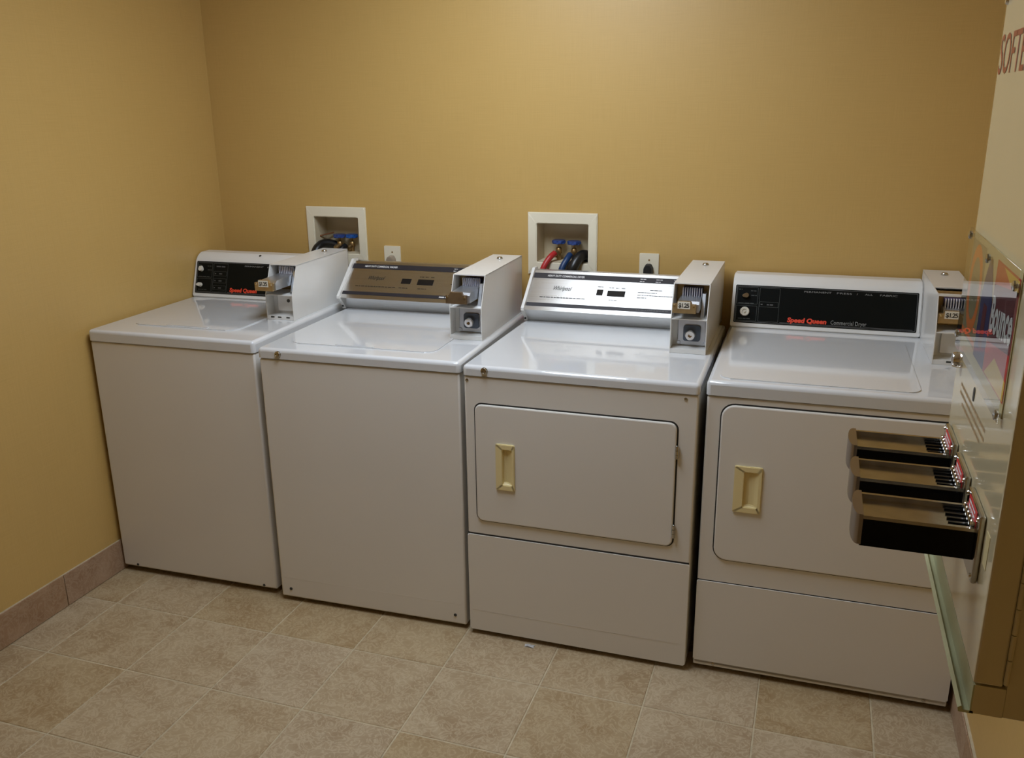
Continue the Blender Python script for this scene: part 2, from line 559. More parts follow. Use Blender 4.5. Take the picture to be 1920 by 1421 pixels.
tcache = {}
for i in range(-1, 10):
    for j in range(-11, 4):
        x0, x1 = max(TX + i * TS, XL) + GAP / 2, min(TX + (i + 1) * TS, XR) - GAP / 2
        y0, y1 = max(TY + j * TS, YF) + GAP / 2, min(TY + (j + 1) * TS, YB) - GAP / 2
        if x1 - x0 < 0.02 or y1 - y0 < 0.02:
            continue
        key = (round(x1 - x0, 4), round(y1 - y0, 4))
        if key not in tcache:
            tcache[key] = tile_mesh(*key)
        o = bpy.data.objects.new('tile', tcache[key])
        COL.objects.link(o)
        o.location = ((x0 + x1) / 2, (y0 + y1) / 2, random.uniform(-0.0004, 0.0004))
        o.parent = floor


def baseboard(side, x0, x1, joint, h):
    base = structure(box('baseboard_' + side, (min(x0, x1), YF, 0), (max(x0, x1) - (0 if side == 'right' else 0), 0, h - 0.002), 'grout'),
                     'brown stone-look tile baseboard along the %s wall' % side, 'baseboard')
    t = 0.004
    y = joint
    while y - TS > YF:
        y -= TS
    while y < -0.01:
        a, b = max(y + 0.0012, YF + 0.001), min(y + TS - 0.0012, -0.001)
        lo, hi = ((x1, a, 0.001), (x1 + t, b, h)) if side == 'left' else ((x0 - t, a, 0.001), (x0, b, h))
        if b - a > 0.02:
            box('tile', lo, hi, 'base_tile', base, 0.0012, 1)
        y += TS
    return base


baseboard('left', XL, XL + 0.008, -1.095, 0.118)
baseboard('right', XR - 0.008, XR, -1.02, 0.10)

# ------------------------------------------------------------------ ceiling lights (outside the frame, they light the room)
def troffer(x, y, label):
    t = empty('ceiling_light', (x, y, CEIL))
    tag(t, label, 'light', 'ceiling lights')
    w, d, r = 0.3, 0.6, 0.03
    b_ = bmesh.new()
    add_ring(b_, [(-w - r, -d - r), (w + r, -d - r), (w + r, d + r), (-w - r, d + r)], [(-w, -d), (w, -d), (w, d), (-w, d)],
             lambda p, k: (p[0], p[1], -0.025 + 0.0245 * k))
    finish('frame', b_, 'painted_metal', t)
    box('diffuser', (-w, -d, -0.02), (w, d, -0.001), 'lamp_diffuser', t)
    return t


troffer(*LAMPS[0], 'rectangular ceiling light above the front of the machines')



# ------------------------------------------------------------------ washers and dryers
def machine_root(name, x, y, rz, label, cat):
    t = empty(name, (x, y, 0), rz)
    tag(t, label, cat)
    return t


def feet(root, w, D, z):
    for u in (0.06, w - 0.06):
        for v in (0.07, D - 0.07):
            lathe('leveling_foot', [(0.02, 0.0), (0.02, 0.006), (0.007, 0.008), (0.007, z + 0.005)], (u, v, 0.0005), (0, 0, 1), 'rubber', root, 12)


def screw(parent, u, z, y=-0.0005, r=0.0045, m='chrome_worn', name='screw'):
    return lathe(name, [(r, 0), (r * 0.95, 0.0015), (r * 0.5, 0.003), (0, 0.0032)], (u, y, z), (0, -1, 0), m, parent, 10)


def lid_lock(root, u, z, r=0.0095):
    k = lathe('lid_lock', [(r * 1.15, 0), (r * 1.15, 0.002), (r, 0.003), (r * 0.95, 0.007), (r * 0.55, 0.0078), (r * 0.5, 0.006), (0, 0.006)], (u, 0.0005, z), (0, -1, 0), 'chrome_worn', root, 18)
    k['label'] = 'chrome key lock'


D_ = 0.72   # cabinet depth


def cabinet(root, w, zl, zt, zb=0.016, lip=0.012, front=0.004, deck_m='enamel_deck'):
    """sheet metal body and the overhanging top deck"""
    box('body', (0.003, front, zb), (w - 0.003, D_ - 0.002, zl - 0.003), 'enamel', root, 0.006, 3)
    box('deck_gap', (0.008, 0.010, zl - 0.0035), (w - 0.008, D_ - 0.01, zl + 0.001), 'dark_gap', root)  # dark strip filling the gap between body and deck
    d = box('top_deck', (0, 0, zl), (w, D_, zt), deck_m, root, lip, 4, 'topvert')
    return d


def emboss(root, u0, u1, z, front, name='kick_crease'):
    b_ = bmesh.new()
    add_box(b_, (u0, front - 0.0007, z - 0.0016), (u1, front + 0.001, z + 0.0016), 0.0009, 1, 'x')
    return finish(name, b_, 'enamel', root, smooth=True)


def steel_console(root, u0, u1, v0, zt, kind):
    """tilted brushed-steel control console with white end plate; profile (v, z)"""
    prof = [(v0 + 0.045, zt + 0.0005), (v0, zt + 0.050), (v0 + 0.139, zt + 0.166), (v0 + 0.165, zt + 0.166), (v0 + 0.165, zt + 0.0005)]
    b_ = bmesh.new()
    add_prism(b_, prof, lambda p: (u0 + 0.010, p[0] + 0.004, p[1] - 0.001 if p[1] > zt + 0.01 else p[1]), lambda p: (u1, p[0] + 0.004, p[1] - 0.001 if p[1] > zt + 0.01 else p[1]))
    con = finish('console', b_, 'brushed_steel', root)
    for (a, c) in ((u0, u0 + 0.010),):
        b_ = bmesh.new()
        pl = [(v0 + 0.036, zt + 0.001), (v0 + 0.026, zt + 0.018), (v0 - 0.006, zt + 0.047), (v0 - 0.006, zt + 0.056), (v0 + 0.136, zt + 0.174), (v0 + 0.170, zt + 0.172), (v0 + 0.170, zt + 0.001)]
        add_prism(b_, pl, lambda p: (a, p[0], p[1]), lambda p: (c, p[0], p[1]))
        finish('end_plate', b_, 'coin_white', con)
    screw(con, u0 + 0.006, zt + 0.012, v0 + 0.028, 0.004, 'letter_dark')
    O = Vector((0, v0 + 0.004, zt + 0.049))
    U = Vector((0, 0.139, 0.116)); Ln = U.length; U.normalize()
    Rr = Vector((1, 0, 0))

    def P(u, s, d=0.0):
        return O + Rr * u + U * s + Rr.cross(U) * d

    def strip(name, s0, s1, a, c, m, d=0.0008):
        b__ = bmesh.new()
        q0 = [P(a, s0, d), P(c, s0, d), P(c, s1, d), P(a, s1, d)]
        q1 = [P(a, s0, -0.001), P(c, s0, -0.001), P(c, s1, -0.001), P(a, s1, -0.001)]
        A = [b__.verts.new(p) for p in q0]; B = [b__.verts.new(p) for p in q1]
        b__.faces.new(A)
        for i in range(4):
            b__.faces.new((A[i], B[i], B[(i + 1) % 4], A[(i + 1) % 4]))
        return finish(name, b__, m, con)
    strip('upper_band', Ln - 0.036, Ln - 0.013, u0 + 0.0105, u1 - 0.001, 'black_band')
    strip('lower_band', 0.018, 0.033, u0 + 0.0105, u1 - 0.001, 'black_band')
    # steel fold under the face
    lettering('lettering', 'HEAVY DUTY COMMERCIAL ' + ('WASHER' if kind == 'washer' else 'DRYER'), con, P(u0 + 0.062, Ln - 0.029, 0.001), Rr, U, 0.0125, 'letter_white', 0.135, 0.02)
    lettering('lettering', 'Whirlpool', con, P(u0 + 0.095, 0.093, 0.0003), Rr, U, 0.026, 'letter_dark', 0.066, 0.01, 0.35)
    marks('lettering', [(0, 0, 0.165, 0.0035)], con, P(u0 + 0.052, 0.058, 0.0003), Rr, U, 'letter_dark')
    if kind == 'dryer':
        strip('display', 0.080, 0.105, u0 + 0.252, u0 + 0.274, 'display')
        strip('display', 0.078, 0.103, u0 + 0.290, u0 + 0.352, 'display')
        marks('lettering', [(0.252, 0.116, 0.02, 0.003), (0.292, 0.114, 0.018, 0.003), (0.316, 0.114, 0.012, 0.003), (0.336, 0.114, 0.014, 0.003), (0.300, 0.060, 0.03, 0.0025)], con, P(u0, 0, 0.0003), Rr, U, 'letter_grey')
        marks('lettering', [(0.435, 0.112, 0.042, 0.003), (0.395, 0.100, 0.066, 0.003), (0.395, 0.088, 0.13, 0.003), (0.395, 0.077, 0.033, 0.003)], con, P(u0, 0, 0.0003), Rr, U, 'letter_grey')
        marks('lettering', [(0.400, 0.024, 0.11, 0.003)], con, P(u0, 0, 0.001), Rr, U, 'letter_grey')
        tops = ((0.395, 0.020), (0.450, 0.022), (0.512, 0.016))
    else:
        strip('display', 0.080, 0.104, u0 + 0.232, u0 + 0.270, 'display')
        strip('display', 0.078, 0.104, u0 + 0.297, u0 + 0.360, 'display')
        marks('lettering', [(0.300, 0.114, 0.018, 0.003), (0.322, 0.114, 0.014, 0.003), (0.344, 0.114, 0.014, 0.003), (0.230, 0.058, 0.035, 0.003), (0.305, 0.058, 0.035, 0.003)], con, P(u0, 0, 0.0003), Rr, U, 'letter_dark')
        marks('lettering', [(0.43, 0.085, 0.03, 0.003)], con, P(u0, 0, 0.0003), Rr, U, 'letter_dark')
        marks('lettering', [(0.40, 0.023, 0.065, 0.005)], con, P(u0, 0, 0.001), Rr, U, 'letter_white')
        tops = ((0.425, 0.013), (0.49, 0.013))
    for uu, ww in tops:
        marks('lettering', [(uu, Ln - 0.0225, ww, 0.0028), (uu - 0.001, Ln - 0.0325, ww * 0.8, 0.0028)], con, P(u0, 0, 0.001), Rr, U, 'letter_white')
    return con


def black_console(root, u0, u1, v0, zt, kind):
    """white console with a black control panel"""
    prof = [(v0, zt + 0.0005), (v0 + 0.004, zt + 0.012), (v0 + 0.046, zt + 0.140), (v0 + 0.062, zt + 0.158), (v0 + 0.082, zt + 0.168), (v0 + 0.14, zt + 0.168), (v0 + 0.14, zt + 0.0005)]
    b_ = bmesh.new()
    add_prism(b_, prof, lambda p: (u0, p[0], p[1]), lambda p: (u1, p[0], p[1]))
    bmesh.ops.bevel(b_, geom=b_.edges[:], offset=0.0035, segments=2, affect='EDGES')
    con = finish('console', b_, 'coin_white', root, smooth=True)
    O = Vector((0, v0 + 0.004, zt + 0.012))
    U = Vector((0, 0.042, 0.128)); Ln = U.length; U.normalize()
    Rr = Vector((1, 0, 0)); N = Rr.cross(U)

    def P(u, s, d=0.0):
        return O + Rr * u + U * s + N * d
    # panel
    a, c, s0, s1 = u0 + 0.010, u1 - 0.012, 0.004, Ln - 0.003
    b_ = bmesh.new()
    add_prism(b_, rrect(a, s0, c, s1, 0.004, 3), lambda p: P(p[0], p[1], 0.0012), lambda p: P(p[0], p[1], -0.002))
    pan = finish('control_panel', b_, 'black_panel', con)

    def line_frame(x0, y0, x1, y1, t, m):
        b__ = bmesh.new()
        add_ring(b__, rrect(x0, y0, x1, y1, 0.002, 2), rrect(x0 + t, y0 + t, x1 - t, y1 - t, 0.0015, 2), lambda p, k: P(p[0], p[1], 0.0018 - 0.001 * k))
        return finish('panel_border', b__, m, con)
    line_frame(a + 0.003, s0 + 0.003, c - 0.003, s1 - 0.003, 0.0016, 'letter_grey')
    h = s1 - s0
    line_frame(a + 0.006, s0 + h * 0.50, a + 0.074, s1 - 0.007, 0.0012, 'letter_dim')
    line_frame(a + 0.006, s0 + 0.007, a + 0.074, s0 + h * 0.46, 0.0012, 'letter_dim')
    line_frame(a + 0.079, s0 + 0.007, a + 0.145, s1 - 0.007, 0.0012, 'letter_dim')
    if kind == 'dryer':
        line_frame(a + 0.081, s0 + h * 0.44, a + 0.142, s0 + h * 0.58, 0.0010, 'letter_dim')
        marks('lettering', [(0.085, h * 0.49, 0.006, 0.004), (0.105, h * 0.49, 0.02, 0.004)], con, P(a, s0, 0.0013), Rr, U, 'letter_grey')
    else:
        for f0 in (0.12, 0.34, 0.56):
            line_frame(a + 0.083, s0 + h * f0, a + 0.141, s0 + h * (f0 + 0.14), 0.0010, 'letter_dim')
            marks('lettering', [(0.087, h * (f0 + 0.05), 0.005, 0.004), (0.106, h * (f0 + 0.05), 0.014, 0.004)], con, P(a, s0, 0.0013), Rr, U, 'letter_grey')
        marks('lettering', [(0.092, h * 0.83, 0.04, 0.005)], con, P(a, s0, 0.0013), Rr, U, 'letter_grey')
    marks('lettering', [(0.012, h * 0.50, 0.05, 0.004), (0.050, h * 0.84, 0.018, 0.003), (0.052, h * 0.72, 0.018, 0.003), (0.010, h * 0.87, 0.012, 0.003), (0.014, h * 0.10, 0.04, 0.003)], con, P(a, s0, 0.0013), Rr, U, 'letter_dim')

    def knob(u, s, rr, ang, name='selector_knob'):
        b__ = bmesh.new()
        n = 20
        pts = []
        for k in range(n):
            t = 2 * math.pi * k / n
            e = rr * (1.0 + 0.75 * max(0, math.cos(t)) ** 6)
            pts.append((e * math.cos(t + ang), e * math.sin(t + ang)))
        c0 = P(u, s, 0.001)
        add_prism(b__, pts, lambda p: c0 + Rr * p[0] * 0.82 + U * p[1] * 0.82 + N * 0.014, lambda p: c0 + Rr * p[0] + U * p[1])
        return finish(name, b__, 'chrome' if kind == 'dryer' else 'tag_paper', con, smooth=True)
    if kind == 'dryer':
        knob(a + 0.037, s0 + h * 0.72, 0.0095, math.radians(190))
        c0 = P(a + 0.035, s0 + h * 0.30, 0.001)
        k = lathe('start_button', [(0.0155, 0), (0.0155, 0.005), (0.014, 0.008), (0.008, 0.008), (0.0075, 0.005), (0.004, 0.005), (0.0035, 0.009), (0, 0.010)], c0, N, 'tag_paper', con, 24)
        k['label'] = 'round ivory push button'
    else:
        knob(a + 0.024, s0 + h * 0.74, 0.0085, math.radians(95))
        knob(a + 0.024, s0 + h * 0.26, 0.0085, math.radians(185))
    lettering('lettering', 'PERMANENT', con, P(a + 0.221, s1 - 0.016, 0.0014), Rr, U, 0.0078, 'letter_silver', 0.085)
    if kind == 'dryer':
        lettering('lettering', 'PRESS', con, P(a + 0.323, s1 - 0.016, 0.0014), Rr, U, 0.0078, 'letter_silver', 0.046)
        lettering('lettering', '/', con, P(a + 0.384, s1 - 0.016, 0.0014), Rr, U, 0.0078, 'letter_silver', 0.004)
        lettering('lettering', 'ALL', con, P(a + 0.409, s1 - 0.016, 0.0014), Rr, U, 0.0078, 'letter_silver', 0.024)
        lettering('lettering', 'FABRIC', con, P(a + 0.455, s1 - 0.016, 0.0014), Rr, U, 0.0078, 'letter_silver', 0.052)
    else:
        lettering('lettering', 'PRESS', con, P(a + 0.323, s1 - 0.016, 0.0014), Rr, U, 0.0078, 'letter_silver', 0.046)
    bl = lettering('brand_lettering', 'Speed Queen', con, P(a + (0.174 if kind == 'dryer' else 0.160), s0 + 0.011, 0.0016), Rr, U, 0.021, 'letter_red', 0.124, 0.05, 0.12)
    if kind == 'dryer':
        lettering('lettering', 'Commercial Dryer', con, P(a + 0.311, s0 + 0.011, 0.0014), Rr, U, 0.019, 'letter_silver', 0.110, 0.0)
    b_ = bmesh.new()
    q = [P(a + 0.15, s0 + 0.0065, 0.0014), P(c - 0.012, s0 + 0.0065, 0.0014), P(c - 0.012, s0 + 0.0078, 0.0014), P(a + 0.15, s0 + 0.0078, 0.0014)]
    b_.faces.new([b_.verts.new(p) for p in q])
    finish('panel_rule', b_, 'letter_grey', con)
    if kind != 'dryer':
        lathe('screw_hole', [(0.005, 0), (0.005, 0.0012), (0, 0.0013)], (u0 + 0.285, v0 + 0.070, zt + 0.1635), (0, -0.45, 0.89), 'letter_dark', con, 14)
    return con


def coin_box(root, u0, v0, zt, w, D, h, out, plate, style):
    """sheet-steel coin meter: open two-bay front, coin slide above, lock below.  out = how far the slide sticks out"""
    t = 0.0025
    kn, bk = {'no_lock': 0.090, 'open_top': 0.095}.get(style, 0.108), 0.045
    side = [(0, 0.0005), (0, kn), (bk, h), (D, h), (D, 0.0005)]
    b_ = bmesh.new()
    for x in (u0, u0 + w - t):
        add_prism(b_, side, lambda p: (x, v0 + p[0], zt + p[1]), lambda p: (x + t, v0 + p[0], zt + p[1]))
    top0 = bk + (0.10 if style == 'open_top' else 0.0)
    add_box(b_, (u0, v0 + top0, zt + h - t), (u0 + w, v0 + D, zt + h + 0.0008))
    if style == 'open_top':
        add_box(b_, (u0, v0 + bk - 0.003, zt + h - 0.006), (u0 + w, v0 + bk + 0.003, zt + h + 0.0008))
    add_box(b_, (u0, v0 + D - t, zt + 0.0005), (u0 + w, v0 + D, zt + h))                    # back
    add_box(b_, (u0 + t, v0 + 0.002, zt + kn - 0.003), (u0 + w - t, v0 + D - t, zt + kn))     # middle shelf
    add_box(b_, (u0 + t, v0 + 0.001, zt + 0.0005), (u0 + w - t, v0 + 0.05, zt + 0.014))       # sill
    add_box(b_, (u0 + t, v0 + 0.048, zt + 0.0005), (u0 + w - t, v0 + 0.052, zt + kn))         # lower bay back plate
    cb = finish('coin_box', b_, 'coin_white', root)
    cb['label'] = 'white sheet-steel coin box'
    ub = box('upper_bay', (u0 + t, v0 + 0.105, zt + kn), (u0 + w - t, v0 + 0.109, zt + h - t), 'brass_plate', cb)
    # lower bay: lock plate and cylinder
    cx, cz = u0 + w * 0.56, zt + 0.058
    if style in ('open_top', 'no_lock'):
        box('vault_door', (u0 + 0.022, v0 + 0.040, zt + 0.024), (u0 + w - 0.004, v0 + 0.047, zt + kn - 0.006), 'coin_white', cb, 0.002, 1)
        lathe('key_hole', [(0.006, 0), (0.006, 0.002), (0, 0.002)], (u0 + w * 0.62, v0 + 0.040, zt + 0.062), (0, -1, 0), 'letter_dark', cb, 14)
        for a in ((0.022, 0.05, 0.084) if style == 'no_lock' else (0.045, 0.088)):
            box('bolt_slot', (u0 + a - 0.007, v0 + 0.0005, zt + 0.007), (u0 + a + 0.007, v0 + 0.002, zt + 0.012), 'letter_dark', cb)
    else:
        box('vault_door', (u0 + 0.018, v0 + 0.040, zt + 0.018), (u0 + w - 0.006, v0 + 0.047, zt + kn - 0.006), 'zinc', cb, 0.002, 1)
        rplate('lock_plate', (cx - 0.026, cz - 0.026, cx + 0.026, cz + 0.024), 0.008, v0 + 0.034, v0 + 0.040, 'lock_blue', cb)
        lathe('lock_cylinder', [(0.0165, 0), (0.0165, 0.016), (0.0135, 0.022), (0.006, 0.022), (0.006, 0.010), (0, 0.010)], (cx - 0.003, v0 + 0.036, cz - 0.004), (0, -1, 0), 'chrome', cb, 22)
        for a in (0.022, w - 0.008):
            lathe('screw', [(0.006, 0), (0.005, 0.004), (0, 0.004)], (u0 + a, v0 + 0.040, zt + 0.026), (0, -1, 0), 'zinc', cb, 12)
    # coin slide: carriage, price plate, row of coin fins
    zc = zt + kn + (0.011 if style == 'no_lock' else 0.005)
    fr = v0 - out
    b_ = bmesh.new()
    car = [(fr, zc + 0.018), (fr, zc + 0.042), (fr + 0.010, zc + 0.050), (v0 + 0.066, zc + 0.054), (v0 + 0.10, zc + 0.054), (v0 + 0.10, zc + 0.018)]
    add_prism(b_, car, lambda p: (u0 + 0.020, p[0], p[1]), lambda p: (u0 + w - 0.026, p[0], p[1]))
    finish('slide_carriage', b_, 'zinc', cb)
    b_ = bmesh.new()
    add_prism(b_, [(v0 + 0.030, zc - 0.005), (v0 + 0.060, zc + 0.064), (v0 + 0.103, zc + 0.064), (v0 + 0.103, zc - 0.005)],
              lambda p: (u0 + w - 0.024, p[0], p[1]), lambda p: (u0 + w - 0.014, p[0], p[1]))
    finish('slide_guide', b_, 'zinc', cb)
    pm = {'brass': 'brass_plate', 'bronze': 'bronze_plate'}[plate]
    b_ = bmesh.new()
    px0, px1 = u0 + 0.006, u0 + 0.076
    out_pts = [(px0, zc + 0.016), (px1, zc + 0.016), (px1, zc + 0.044), (px1 - 0.012, zc + 0.044), (px1 - 0.016, zc + 0.053), (px0 + 0.016, zc + 0.053), (px0 + 0.012, zc + 0.044), (px0, zc + 0.044)]
    add_prism(b_, out_pts, lambda p: (p[0], fr - 0.010, p[1]), lambda p: (p[0], fr + 0.001, p[1]))
    finish('price_plate', b_, pm, cb)
    if plate == 'brass':
        tg_ = box('price_tag', (px0 + 0.016, fr - 0.0115, zc + 0.030), (px0 + 0.053, fr - 0.010, zc + 0.052), 'tag_paper', cb)
        lettering('price_lettering', '$1.25', cb, (px0 + 0.0345, fr - 0.0117, zc + 0.0345), (1, 0, 0), (0, 0, 1), 0.018, 'letter_dark', None, 0.025, 0, 0.8, 'CENTER')
    for s in (px0 + 0.006, px1 - 0.006):
        lathe('screw', [(0.004, 0), (0.003, 0.003), (0, 0.003)], (s, fr - 0.010, zc + 0.038), (0, -1, 0), 'chrome', cb, 10)
    box('fin_block', (u0 + 0.024, v0 + 0.072, zc + 0.050), (u0 + 0.084, v0 + 0.100, zc + 0.078), 'bar_blue', cb)
    nf = 9
    for k in range(nf):
        a = u0 + 0.026 + 0.056 * k / (nf - 1)
        box('coin_fin', (a - 0.0015, v0 + 0.062, zc + 0.052), (a + 0.0015, v0 + 0.074, zc + 0.080), 'bar_white', cb, 0.0008, 1)
    # lock on the roof
    lathe('roof_lock', [(0.011, 0), (0.011, 0.003), (0.009, 0.005), (0.0085, 0.007), (0.004, 0.007), (0.0035, 0.004), (0, 0.004)], (u0 + w * 0.5, v0 + D * 0.80, zt + h + 0.0006), (0, 0, 1), 'chrome_worn', cb, 18)
    return cb


def rounded_lid(root, rect, z, hgt, r=0.03, notch=None):
    bm_ = bmesh.new()
    add_prism(bm_, rrect(*rect, r), lambda p: (p[0], p[1], z + hgt), lambda p: (p[0], p[1], z - 0.001))
    es = [e for e in bm_.edges if e.verts[0].co.z > z and e.verts[1].co.z > z]
    bmesh.ops.bevel(bm_, geom=es, offset=hgt * 0.95, segments=2, affect='EDGES')
    lid = finish('lid', bm_, 'enamel_deck', root, smooth=True)
    if notch:
        a, c, v = notch
        b_ = bmesh.new()
        pts = rrect(a, v - 0.006, c, v + 0.006, 0.005, 4)
        add_prism(b_, pts, lambda p: (p[0], p[1], z + hgt + 0.0022), lambda p: (p[0], p[1], z))
        finish('finger_pull', b_, 'enamel_deck', lid, smooth=True)
    return lid


# ---- machine 1: top-load washer with black control panel
w1, z1 = 0.655, 0.923
m1 = machine_root('washing_machine', 0.008, -0.832, 0.022, 'white top-load washer with black control panel, beside the left wall', 'washer')
cabinet(m1, w1, 0.884, z1, 0.022)
feet(m1, w1, D_, 0.02)
rounded_lid(m1, (0.095, 0.105, 0.515, 0.535), z1, 0.0035, 0.035, (0.235, 0.405, 0.118))
black_console(m1, 0.004, 0.545, 0.575, z1, 'washer')
coin_box(m1, 0.522, 0.298, z1, 0.108, 0.43, 0.19, 0.058, 'brass', 'no_lock')
for u in (0.065, 0.600):
    screw(m1, u, 0.031, 0.004, 0.005, 'letter_dark')
box('kick_strip', (0.01, 0.0055, 0.022), (w1 - 0.01, 0.02, 0.034), 'enamel', m1, 0.002, 1)

# ---- machine 2: top-load washer with steel console
w2, z2 = 0.690, 0.911
m2 = machine_root('washing_machine', 0.689, -0.8375, 0.0265, 'white top-load washer with brushed-steel console between black-panelled washer and dryers', 'washer')
cabinet(m2, w2, 0.878, z2, 0.016)
feet(m2, w2, D_, 0.016)
rounded_lid(m2, (0.070, 0.078, 0.575, 0.535), z2, 0.0032, 0.03, (0.235, 0.370, 0.086))
steel_console(m2, -0.004, 0.566, 0.560, z2, 'washer')
coin_box(m2, 0.563, 0.258, z2, 0.110, 0.46, 0.207, 0.036, 'bronze', 'lock')
lid_lock(m2, 0.075, 0.894)
emboss(m2, 0.006, 0.672, 0.090, 0.0045)
for u in (0.041, 0.648):
    screw(m2, u, 0.048, 0.004, 0.0055, 'letter_dark')

# ---- machine 3: dryer with steel console
w3, z3 = 0.6975, 0.908
m3 = machine_root('clothes_dryer', 1.3905, -0.8287, 0.0032, 'white front-load dryer with brushed-steel console and almond door pull', 'dryer')
cabinet(m3, w3, 0.877, z3, 0.016)
feet(m3, w3, D_, 0.016)
steel_console(m3, 0.006, 0.566, 0.556, z3, 'dryer')
coin_box(m3, 0.565, 0.304, z3, 0.110, 0.48, 0.209, 0.004, 'brass', 'lock')
lid_lock(m3, 0.070, 0.8945)


def door_panel(root, rect, r, front, hole):
    """rounded door skin with a rectangular cut-out for the pull"""
    b_ = bmesh.new()
    pts = rrect(*rect, r)
    hx0, hz0, hx1, hz1 = hole
    y0, y1 = front - 0.007, front + 0.002
    bv = 0.004
    pin = rrect(rect[0] + bv, rect[1] + bv, rect[2] - bv, rect[3] - bv, max(r - bv, 0.001))
    pmid = rrect(rect[0] + bv * 0.3, rect[1] + bv * 0.3, rect[2] - bv * 0.3, rect[3] - bv * 0.3, max(r - bv * 0.3, 0.001))
    n = len(pts)
    L0 = [b_.verts.new((p[0], y1, p[1])) for p in pts]
    L1 = [b_.verts.new((p[0], y0 + bv, p[1])) for p in pts]
    L2 = [b_.verts.new((p[0], y0 + bv * 0.3, p[1])) for p in pmid]
    L3 = [b_.verts.new((p[0], y0, p[1])) for p in pin]
    for A, B in ((L0, L1), (L1, L2), (L2, L3)):
        for k in range(n):
            b_.faces.new((A[k], A[(k + 1) % n], B[(k + 1) % n], B[k]))
    H = [b_.verts.new((x, y0, z)) for x, z in ((hx0, hz0), (hx1, hz0), (hx1, hz1), (hx0, hz1))]
    G = [b_.verts.new((x, y1 + 0.012, z)) for x, z in ((hx0, hz0), (hx1, hz0), (hx1, hz1), (hx0, hz1))]
    q = n // 4                                  # corner arcs: br, tr, tl, bl
    arcs = [L3[k * q:(k + 1) * q] for k in range(4)]
    br, tr, tl, bl = arcs
    b_.faces.new([H[0], H[1]] + br[:1] + bl[-1:])
    b_.faces.new([H[1]] + br); b_.faces.new([H[1], br[-1], tr[0], H[2]])
    b_.faces.new([H[2]] + tr); b_.faces.new([H[2], tr[-1], tl[0], H[3]])
    b_.faces.new([H[3]] + tl); b_.faces.new([H[3], tl[-1], bl[0], H[0]])
    b_.faces.new([H[0]] + bl)
    for k in range(4):
        b_.faces.new((H[k], H[(k + 1) % 4], G[(k + 1) % 4], G[k]))
    return finish('door', b_, 'enamel', root, smooth=True)


def dryer_door(root, rect, r, front, handle, hinges, gapm='dark_gap'):
    # dark reveal then the door panel standing a little proud
    rplate('door_gap', (rect[0] - 0.0035, rect[1] - 0.003, rect[2] + 0.0045, rect[3] + 0.0045), r + 0.003, front - 0.0006, front + 0.002, gapm, root)
    a, b, c, e = handle
    d = door_panel(root, rect, r, front, (a + 0.004, b + 0.004, c - 0.004, e - 0.004))
    # recessed almond pull: frame ring plus sunken cup
    b_ = bmesh.new()
    inn = (a + (c - a) * 0.36, b + 0.018, c - (c - a) * 0.14, e - 0.017)
    fz = front - 0.007
    add_ring(b_, rrect(a, b, c, e, 0.004, 3), rrect(*inn, 0.003, 3), lambda p, k: (p[0], fz - 0.006 + 0.0055 * k, p[1]))
    es = [x for x in b_.edges if abs(x.verts[0].co.y - (fz - 0.006)) < 1e-6 and abs(x.verts[1].co.y - (fz - 0.006)) < 1e-6]
    bmesh.ops.bevel(b_, geom=es, offset=0.0018, segments=2, affect='EDGES')
    hd = finish('door_pull', b_, 'almond', d, smooth=True)
    hd['label'] = 'almond plastic door pull'
    # sunken cup: steep wall at the left, scooped slope at the right; the door face is cut out behind it
    b_ = bmesh.new()
    x0_, z0_, x1_, z1_ = inn
    dp = 0.0088
    cr = [(x0_, fz - 0.003), (x0_ + 0.001, fz - 0.003 + dp), (x0_ + (x1_ - x0_) * 0.35, fz - 0.003 + dp), (x0_ + (x1_ - x0_) * 0.75, fz - 0.003 + dp * 0.5), (x1_, fz - 0.003)]
    lo = [b_.verts.new((p[0], p[1], z0_ + (0.0 if k in (0, 4) else 0.006))) for k, p in enumerate(cr)]
    hi = [b_.verts.new((p[0], p[1], z1_ - (0.0 if k in (0, 4) else 0.004))) for k, p in enumerate(cr)]
    for k in range(4):
        b_.faces.new((lo[k], lo[k + 1], hi[k + 1], hi[k]))
    b_.faces.new(lo); b_.faces.new(hi[::-1])
    finish('pull_cup', b_, 'almond', d)
    for (hx, h0, h1) in hinges:
        b_ = bmesh.new()
        add_box(b_, (hx - 0.004, front - 0.010, h0), (hx + 0.004, front - 0.001, h1), 0.0015, 1)
        n = 3
        for q in range(n):
            zz = h0 + (h1 - h0) * (q + 0.5) / n
            add_lathe(b_, [(0.0048, -(h1 - h0) * 0.15), (0.0048, (h1 - h0) * 0.15)], (hx, front - 0.009, zz), (0, 0, 1), 10)
        finish('hinge', b_, 'chrome_worn', root, smooth=True)
    return d


dryer_door(m3, (0.037, 0.409, 0.640, 0.789), 0.021, 0.004, (0.103, 0.523, 0.163, 0.672), ((0.643, 0.685, 0.724), (0.643, 0.440, 0.480)))
# lower service panel
box('panel_gap', (0.004, 0.0035, 0.357), (w3 - 0.006, 0.01, 0.3625), 'dark_gap', m3)
rplate('service_panel', (0.003, 0.018, w3 - 0.004, 0.357), 0.004, 0.0, 0.006, 'enamel', m3, 0.004)
emboss(m3, 0.014, 0.672, 0.090, 0.0003)
for u in (0.013, 0.660):
    screw(m3, u, 0.861, 0.004, 0.0052)

